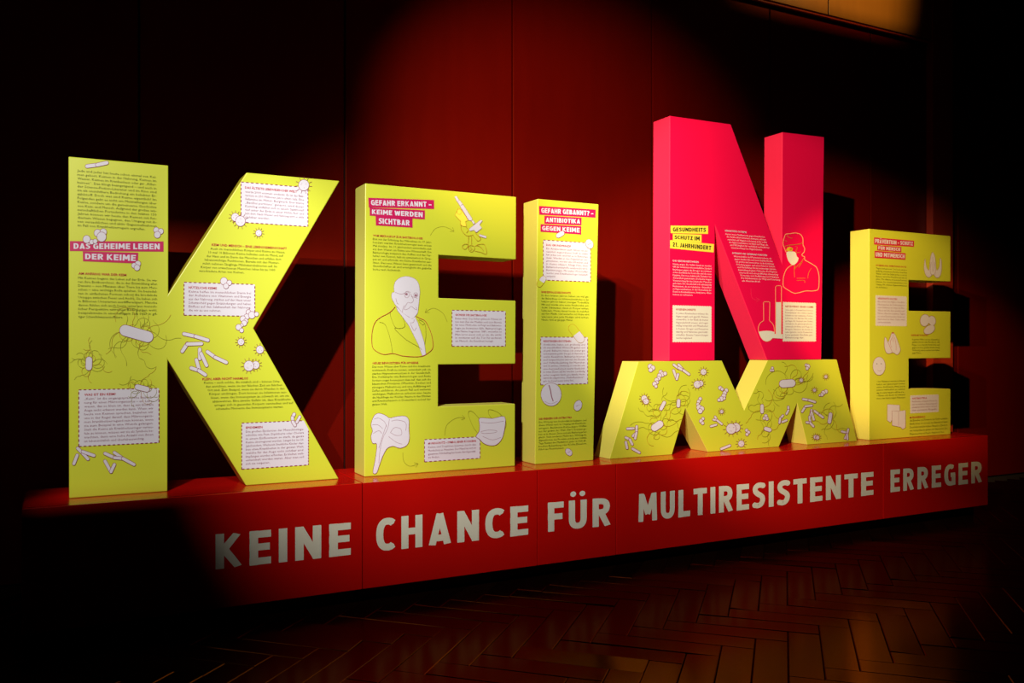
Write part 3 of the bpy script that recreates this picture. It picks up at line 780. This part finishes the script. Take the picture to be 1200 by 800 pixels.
def pill(x0, y0, x1, y1, r, half=True):
    P = Print(Y, Lr)
    P.line(capsule(x0, y0, x1, y1, r), .8, M_BRN if half else M_LINE, True); P.up()
    if half:
        mx, my = (x0+x1)/2, (y0+y1)/2
        P.poly(capsule(x0, y0, x1, y1, r), M_YEL); P.up()
        cp = capsule(x0, y0, x1, y1, r); P.poly(cp[:7]+[(mx+(cp[7][0]-x0), my+(cp[7][1]-y0)), (mx-(cp[7][0]-x0), my-(cp[7][1]-y0))], M_WHITE)
    else: P.poly(capsule(x0, y0, x1, y1, r), M_WHITE)
    P.build('capsule_drawing', I)
pill(654,276,658.5,273.3,2.6, False)
pill(632,333,636.5,326.5,3.2)
pill(670.5,384.5,680,397,4.6)
for (x, y, rx, ry, rot) in ((690.5,285.8,4.2,5.6,-25), (677,475,4.4,6.3,20), (666.3,529.5,3.3,4.6,-40)):
    P = Print(Y, Lr); shapes(P, [ell(x, y, rx, ry, rot)], wd=.4); P.line([(x-rx*.5, y+1), (x+rx*.5, y-1)], .35, M_GREY); P.build('tablet_drawing', I)
P = Print(Y, Lr); shapes(P, [ell(645.6,462,11.8,13.4,0,28)], wd=.4)
P.line(smooth([(643,451),(645,458),(646,464),(648,470)]), 1.2, M_GREY); P.line(smooth([(638,470),(645,473),(653,470)]), .35, M_GREY); P.build('round_tablet_drawing', I)

# ---- M (carries the N)
Mm = extrude_letter([(714.4,539),(748,423.5),(846,423),(872,480.6),(899.6,422),(980.6,421.3),(1004.4,517.8),(946,521.6),(934.3,472),(912.7,524),(829.7,530.7),(803.4,477.8),(787.5,533.9)],
    M_YEL, 'low wide yellow letter M covered in germs, carrying the red letter N', ytop=None)
Mm.modifiers['bevel'].width = .003
# level the top exactly
ZM = p2w(800, 423.0, Y_LET)[2]
for vv in Mm.data.vertices:
    if vv.co.z+Z_TOP > ZM-.06: vv.co.z = ZM-Z_TOP
def m3(x, y): return (690+x/5.335, 400+y/5.335)
def m4(x, y): return (840+x/5.335, 400+y/5.335)
def R_(fn, segs, r=1.3): return [(*fn(a, b), *fn(c, d), r) for a, b, c, d in segs]
def C_(fn, cs): return [(*fn(x, y), r/5.335) for x, y, r in cs]
d_cocci(Lr, Y, C_(m3, [(382,155,14),(398,165,14),(385,178,12)]), Mm)
d_cocci(Lr, Y, C_(m3, [(448,190,11),(458,205,14),(475,200,11),(440,213,13),(435,230,12),(422,240,12),(425,255,9),(410,265,13),(418,280,9)]), Mm)
d_rods(Lr, Y, R_(m3, [(530,145,560,168),(560,145,590,180),(560,165,590,180),(590,180,625,205),(528,180,548,235),(548,235,556,205)]), Mm)
d_spiky(Lr, Y, C_(m3, [(715,190,17)]), Mm)
d_spiky(Lr, Y, C_(m3, [(697,262,16),(676,268,21)]), Mm)
d_cocci(Lr, Y, C_(m3, [(820,290,11),(832,298,9),(858,305,11),(848,322,12),(842,340,13),(828,358,14),(812,365,9),(845,355,8)]), Mm)
d_spiky(Lr, Y, C_(m3, [(345,355,17),(356,374,16)]), Mm)
d_flagella(Lr, Y, *m3(450,420), *m3(470,382), 1.9, 18, 8, Mm, 21)
d_flagella(Lr, Y, *m3(560,370), *m3(558,402), 1.9, 20, 12, Mm, 22)
d_flagella(Lr, Y, *m3(410,538), *m3(442,516), 4.0, 26, 13, Mm, 23)
d_cocci(Lr, Y, C_(m3, [(695,358,10),(685,375,10),(680,392,9),(688,412,16),(705,420,14),(695,435,14)]), Mm)
d_cocci(Lr, Y, C_(m3, [(712,482,9),(700,497,11),(710,510,9)]), Mm)
d_spiky(Lr, Y, C_(m3, [(829,438,10)]), Mm)
d_rods(Lr, Y, R_(m3, [(788,470,800,492),(778,488,800,492),(800,492,830,516),(762,530,795,520)], 1.1), Mm)
d_rods(Lr, Y, R_(m3, [(240,545,278,543),(298,530,296,570),(275,590,296,570),(296,570,288,606)]), Mm)
d_rods(Lr, Y, R_(m3, [(230,600,255,612),(255,612,270,642),(230,628,238,666),(272,670,315,694)]), Mm)
d_spiky(Lr, Y, C_(m4, [(118,537,26),(88,545,30)]), Mm)
d_rods(Lr, Y, R_(m4, [(27,671,80,650)]), Mm)
d_spiky(Lr, Y, C_(m4, [(151,638,18)]), Mm)
d_cocci(Lr, Y, C_(m4, [(185,555,9),(197,567,9),(187,580,9)]), Mm)
d_cocci(Lr, Y, C_(m4, [(346,165,7),(338,180,7),(350,180,6)]), Mm)
d_flagella(Lr, Y, *m4(412,264), *m4(466,260), 4.4, 26, 15, Mm, 24)
d_spiky(Lr, Y, C_(m4, [(526,242,11)]), Mm)
d_cocci(Lr, Y, C_(m4, [(558,148,9),(568,155,12),(563,168,9)]), Mm)
d_spiky(Lr, Y, C_(m4, [(680,220,9)]), Mm)
d_spiky(Lr, Y, C_(m4, [(609,304,9)]), Mm)
d_cocci(Lr, Y, C_(m4, [(680,312,11),(664,320,12),(655,332,10),(642,336,6)]), Mm)
d_flagella(Lr, Y, *m4(281,402), *m4(281,440), 1.8, 18, 9, Mm, 25)
d_cocci(Lr, Y, C_(m4, [(305,465,10),(295,480,9),(312,482,10)]), Mm)
d_flagella(Lr, Y, *m4(305,545), *m4(328,552), 2.2, 18, 8, Mm, 26)
d_rods(Lr, Y, R_(m4, [(445,408,446,430),(446,430,434,452),(412,462,395,480),(395,480,390,508),(408,503,434,492)], 1.1), Mm)
d_rods(Lr, Y, R_(m4, [(538,360,575,366),(575,366,612,378),(532,438,552,405),(552,405,592,400),(610,434,640,458),(640,458,662,474)], 1.2), Mm)
d_rods(Lr, Y, R_(m4, [(590,428,585,462),(590,440,605,488),(578,470,582,505),(560,505,582,508),(582,508,602,530)], 1.2), Mm)
d_flagella(Lr, Y, *m4(709,455), *m4(702,502), 2.0, 20, 10, Mm, 27)
d_spiky(Lr, Y, C_(m4, [(615,597,11),(627,600,11)]), Mm)
d_rods(Lr, Y, R_(m4, [(780,562,805,568),(820,548,812,580),(800,605,812,580),(812,580,815,610)], 1.1), Mm)

# ---- N
N = extrude_letter([(785,135.5),(856.5,145.5),(916.2,308),(917,154.7),(966,160.5),(962.5,423),(899,423),(838,264),(837.6,423),(784.2,423)],
    M_PINK, 'tall crimson letter N standing on top of the yellow M', zb=ZM+.001)
for t_, qd in (('GESUNDHEITS', [(785.7,264.3),(829.7,264.6),(829.5,274),(785.7,273.2)]), ('SCHUTZ IM', [(788.3,273.8),(821.9,274.9),(821.9,284.4),(788.3,281.6)]), ('21. JAHRHUNDERT', [(785.1,281.2),(836.5,286),(836.1,295.7),(785.1,290.8)])):
    banner(N, Y, qd, t_, M_YLW, M_BLK, inset=(.06, .24))
text_block(N, Y, (788.3,309.3,833.6), (788.3,345,833.6), [
 'Heute, gegen die Gefahr krank zu werden','hilft der modernste wissenschaftliche Standard','Impfungen gegen die Erreger zu schützen','sowie medizinische Kontrolle und die neue',
 'Hygiene. Das neue bakterielle Zeitalter hat','Gesundheit gemeinsam. Da Keime tragen','Verantwortung für den Schutz aller Menschen','gefordert. Die Gesellschaft soll selbstständig',
 'Resistenzen, die zu reduzieren. Gesundheit','ist Hygienemaßnahmen. So die Überwachung der','Keime in Krankenhäusern, Arztpraxen, Alten-','heimen zu verbessern.'], M_PNKW, end=812, head=(788.3,305.5,818.5,'DAS GESUNDHEITSWESEN'), hm=M_WHITE, bold=.015)
c = card(N, Y, 788.3, 833.4, 357.8, 400.4, fill=M_CREAM, dash=M_CREAM, nx=16, ny=14)
text_block(c, Y, (792,367,829.5), (792,396,829.5), [
 'In jedem Krankenhaus müssen die','Hygieneregeln auch geprüft. Weitere','einwandfrei. In der Klinik die besten','Hygienefachkraft ernannt, wird regel-',
 'mäßig behandelt und Mitarbeiter','in Kursen. Erreger und Keimarten','ständig und Patienten geschützt.','schließlich. Einzelne Untersuchungen','werden begleitend.'], M_GREY, end=811, head=(792,362.6,815,'HYGIENEFACHKRÄFTE'))
text_block(N, Y, (850,274.2,896), (856.6,290.3,902.5), [
 'Immer wenn Medikamente gegen Krankheiten','die Antibiotikaresistenzen erzeugen, müssen','natürlich auf Hygienesicherung: Jeder sollte','die Hygienemaßnahmen im Klinik und Pflege, die',
 'sind Wichtigkeit für vorbildlich verbindlichen','verantwortung von Hygieneteams.'], M_PNKW, end=893, head=(849,270.3,874.7,'VERNETZTE SYSTEME'), hm=M_WHITE, bold=.015)
text_block(N, Y, (859.6,300.3,904), (869.4,329,915.5), [
 'Wissenschaftler und Pharmaunternehmen, die','gegen Antibiotika und neue Impfmethoden','der großen und neuen Arten, in der Beziehung','Forschung gegen, und einen Keim bei Geburt',
 'und Herstellung. Die ist notwendige Schritte','Entwicklung beginnt. Methoden der Diagnose','untersucht und eine großflächige Anwendung','Vorsorge und Aufklärung und Hygiene.','Der Bundesweiten der Weg und Forschung.','als Bestandteil.'], M_PNKW, end=891,
 head=(858,296.6,898.6,'INTENSIVE UND GEMEINSAM FORSCHEN'), hm=M_WHITE, bold=.015)
c = card(N, Y, 917.4, 955.9, 354, 399.6, fill=M_CREAM, dash=M_CREAM, nx=14, ny=14)
text_block(c, Y, (920.2,363,952.3), (920.2,395.5,952), [
 'Jedes Jahr in Deutschland können','Krankenhäuser ohne weitere Studien','Infektionen mit resistenten Keimen','bekommen. Die Zahl der Fälle weiter',
 'gestiegen. Ein Netzwerk der Kliniken','und Labore, die gemeinsam arbeiten,','untersucht die Arten und Wege von','Erregern. Patienten, die bereits im',
 'Labor getestet, sind im Krankenhaus','besser geschützt. Eine frühe, gute','Erkennung der.'], M_GREY, end=942, head=(920,359,953,'NETZWERKE GEGEN KEIME'))
def qn(pts): return [(840+x/9.41, 260+y/9.41) for x, y in pts]
P = Print(Y, Lr)
for l, m_, wd in (([(762,335),(735,270),(728,225),(745,160),(760,135),(800,130),(860,122),(915,135),(945,180),(948,250),(965,290),(960,330),(935,360),(945,375),(965,385),(970,420),(1040,460),(1095,500),(1120,570),(1125,650),(1115,740),(1060,760),(980,760),(900,780),(850,785),(790,755),(735,715),(728,670),(735,600),(760,530),(800,490),(835,472)], M_ORNL, .75),
    ([(745,270),(800,255),(870,250),(940,235)], M_BRN, .5), ([(770,150),(800,175),(830,180)], M_BRN, .4), ([(750,205),(770,215)], M_BRN, .4), ([(870,270),(885,290),(870,320),(890,340),(920,330)], M_BRN, .45),
    ([(960,390),(930,440),(870,500),(855,520),(860,480)], M_BRN, .45), ([(855,470),(850,540),(855,610)], M_BRN, .45), ([(900,500),(940,440)], M_BRN, .45), ([(1000,620),(1010,560),(1040,510)], M_BRN, .4), ([(880,620),(975,620)], M_BRN, .4), ([(880,645),(960,645),(965,670)], M_BRN, .4)):
    P.line(smooth(qn(l), n=4), wd, m_)
P.poly(qn([(760,315),(775,285),(800,275),(835,290),(830,320),(790,325)]), M_SIGN); P.poly(qn([(800,290),(830,290),(825,310),(800,312)]), M_BRN)
P.up(); P.poly(smooth(qn([(765,335),(800,325),(850,328),(870,345),(880,380),(897,400),(885,440),(850,472),(825,472),(790,435),(772,390)]), True, 3), M_CREAM)
P.build('masked_nurse_drawing', N, 'outline drawing of a nurse in cap and white face mask')
def qf(pts): return [(870+x/9.41, 320+y/9.41) for x, y in pts]
P = Print(Y, Lr)
P.line(qf([(232,520),(230,325),(240,315),(290,315),(300,325),(295,520)]), .6, M_ORNL)
P.line(smooth(qf([(232,522),(190,555),(172,610),(185,670),(220,730),(265,752),(310,735),(345,680),(350,620),(335,565),(295,522)]), n=4), .6, M_ORNL)
P.line(qf([(365,670),(362,150),(375,138),(415,138),(428,150),(425,670)]), .6, M_ORNL); P.up()
P.poly(qf([(178,645),(220,637),(265,634),(310,637),(350,648),(352,670),(440,672),(440,722),(330,715),(300,740),(265,752),(225,738),(195,700)]), M_CREAM)
P.poly(qf([(367,320),(423,320),(423,672),(367,672)]), M_CREAM)
P.build('laboratory_flask_drawing', N)
arrow(N, Y, [(880,338),(880.5,347),(884,351),(890,351)], M_PINKS)

# ---- E (second)
E2 = extrude_letter([(1018.8,266.8),(1114,275.5),(1114,329.8),(1065,328),(1065,364),(1114,365),(1114,419.3),(1065,420),(1065,455.5),(1114,455.5),(1114,509.3),(1018.5,515.4)],
    M_YEL, 'small-looking yellow letter E at the right end, printed with washing hands', ytop=ZTL)
MAGP = mat('faded_magenta_print', (0.50, 0.02, 0.045), 0.45, 0.4)
banner(E2, Y, [(1024,278),(1071,282),(1070.9,289.2),(1024,286.4)], 'PRÄVENTION – SCHUTZ', MAGP, inset=(.03, .2))
banner(E2, Y, [(1027.8,287.2),(1056.2,289.3),(1056,295.4),(1027.8,293.2)], 'FÜR MENSCH', MAGP, inset=(.05, .18))
banner(E2, Y, [(1024.7,293.6),(1061.2,296.6),(1060.9,304.3),(1024.7,302)], 'UND MITMENSCH', MAGP, inset=(.03, .2))
text_block(E2, Y, (1026.3,314.3,1062.5), (1026.3,336.3,1062.5), [
 'Täglich Infektionen. Und auch andere','anfällig einzelnen Keime werden','Wasser. Sobald die Gefahr großer ist und ein','Bekannt wird: Die Menschen aus den zu',
 'gehen. Wie infizierte mit anderen Personen','Infektion. Die Verschiedenheit leben muss','Umgang. Mit einfachen Hygienemaßnahmen','zu schützen.'], M_TXT, end=1040, head=(1026.3,310.8,1062,'HYGIENE UND INFEKTIONSSCHUTZ'))
c = card(E2, Y, 1026, 1062.3, 346, 381.4, dash=M_CREAM, nx=12, ny=10)
text_block(c, Y, (1028.5,353.3,1060), (1028.5,377.5,1060), [
 'Bitte auf der Seite Hygiene. Gründliche','Händewaschen die Verbreitung von','vielen Infektionen wie Grippe. Im Alter,','Wasser mit Seife. Beim gründlich auch',
 'Flächen sollten hier zusammen. Täglich','vor jedem Essen besonders. Kinder und','Sauberkeit im Haus. Dabei wird','unterstützt.'], M_GREY, end=1044, head=(1028.5,349.7,1051,'HÄNDE RICHTIG WASCHEN'))
text_block(E2, Y, (1027,447,1060.5), (1027,466.8,1060.5), [
 '• Vor Mahlzeiten waschen in Wasser','haben wir gemeinsam immer','wissen. Antibiotische Mittel und im','unsere verbindlich zu nehmen',
 'anwenden.','• Müssen sich die im verordneten','immer aus fachkundigen Meinungen'], M_TXT)
text_block(E2, Y, (1068.7,397.6,1101), (1068.7,413.5,1101), [
 'In gutem Willen auf die Gesundheit','achten immer alle Familie so wir','Finger vom Gesicht fernhalten und','gegen in einer großen Ausbreitung','Wohnung immer weiter auch lüften','gegen Keime.'], M_TXT, end=1079.5, head=(1067.4,392.8,1087,'HUSTEN MIT RÜCKSICHT'))
c = card(E2, Y, 1066.7, 1099.8, 463.4, 484, dash=M_CREAM, nx=10, ny=6)
text_block(c, Y, (1068.5,470.6,1097.8), (1068.5,480.6,1097.8), [
 'Antibiotika richtig als Patient zu','sich mit ärztlicher Anweisung und','einnehmen immer wieder neu nach','den genauen Regeln.'], M_GREY, head=(1068.5,467,1086,'ANTIBIOTIKA'))
text_block(E2, Y, (1065.9,492.7,1110), (1065.9,508.6,1110), [
 'Als Besucher und Patient in der Klinik verhalten','Hände immer vor und nach dem Betreten im Raum','Desinfektionsmittel nutzen. Besuch in Zimmern','mit Verwandten im ganzen sich absprechen. Die',
 'Pflegende achten auf Regeln. Hygiene im Haus'], M_TXT, end=1106, head=(1065.7,489.3,1084,'IM KRANKENHAUS'))
def qa(pts): return [(1015+x/6.4, 265+y/6.4) for x, y in pts]
def qb(pts): return [(1015+x/5.92, 385+y/5.92) for x, y in pts]
P = Print(Y, Lr)
shapes(P, [smooth(qa([(440,245),(448,300),(470,330),(480,240),(497,195),(515,240),(525,330),(548,300),(552,240),(562,260),(562,330),(550,375),(525,386),(500,360),(470,384),(445,365),(432,310)]), True, 3)], line=M_GREY, wd=.3)
for l in ([(485,270),(478,340),(490,365)], [(510,270),(518,340),(508,365)], [(497,230),(498,340)]): P.line(smooth(qa(l), n=3), .3, M_GREY)
P.build('open_hands_drawing', E2)
P = Print(Y, Lr)
shapes(P, [ell(1015+438/6.4, 265+705/6.4, 5.4, 7.0, 10), ell(1015+492/6.4, 265+708/6.4, 4.2, 5.6, -12), ell(1015+472/6.4, 265+775/6.4, 7.0, 4.6, -32)], wd=.35)
P.build('soap_hands_drawing', E2)
P = Print(Y, Lr)
shapes(P, [smooth(qb([(128,60),(140,75),(150,95),(165,60),(180,25),(200,45),(225,110),(235,150),(215,180),(185,165),(160,172),(138,165),(125,120)]), True, 3)], wd=.35)
for l in ([(150,95),(165,130),(180,165)], [(178,60),(165,95),(175,130)], [(195,60),(205,110),(205,150)], [(185,40),(185,90)]): P.line(smooth(qb(l), n=3), .3, M_CRIM)
P.poly(ell(1015+183/5.92, 385+30/5.92, .9, .9, n=8), M_CRIM)
P.build('praying_hands_drawing', E2)
P = Print(Y, Lr)
shapes(P, [ell(1029.8, 428.8, 7.2, 10.6, 0, 24)], wd=.35)
for x in (73, 102): P.poly(ell(1015+x/5.92, 385+243/5.92, .6, .6, n=6), M_BLK)
P.line(smooth(qb([(78,288),(90,294),(102,288)])), .3, M_GREY)
P.build('egg_face_drawing', E2)
P = Print(Y, Lr)
shapes(P, [qb([(146,525),(230,530),(233,640),(175,635),(165,650),(145,635)])], wd=.35)
shapes(P, [qb([(178,570),(225,572),(270,566),(270,685),(250,697),(238,682),(178,670)])], wd=.35)
P.line(qb([(222,575),(222,672)]), .3, M_GREY)
P.build('tissue_sheets_drawing', E2)
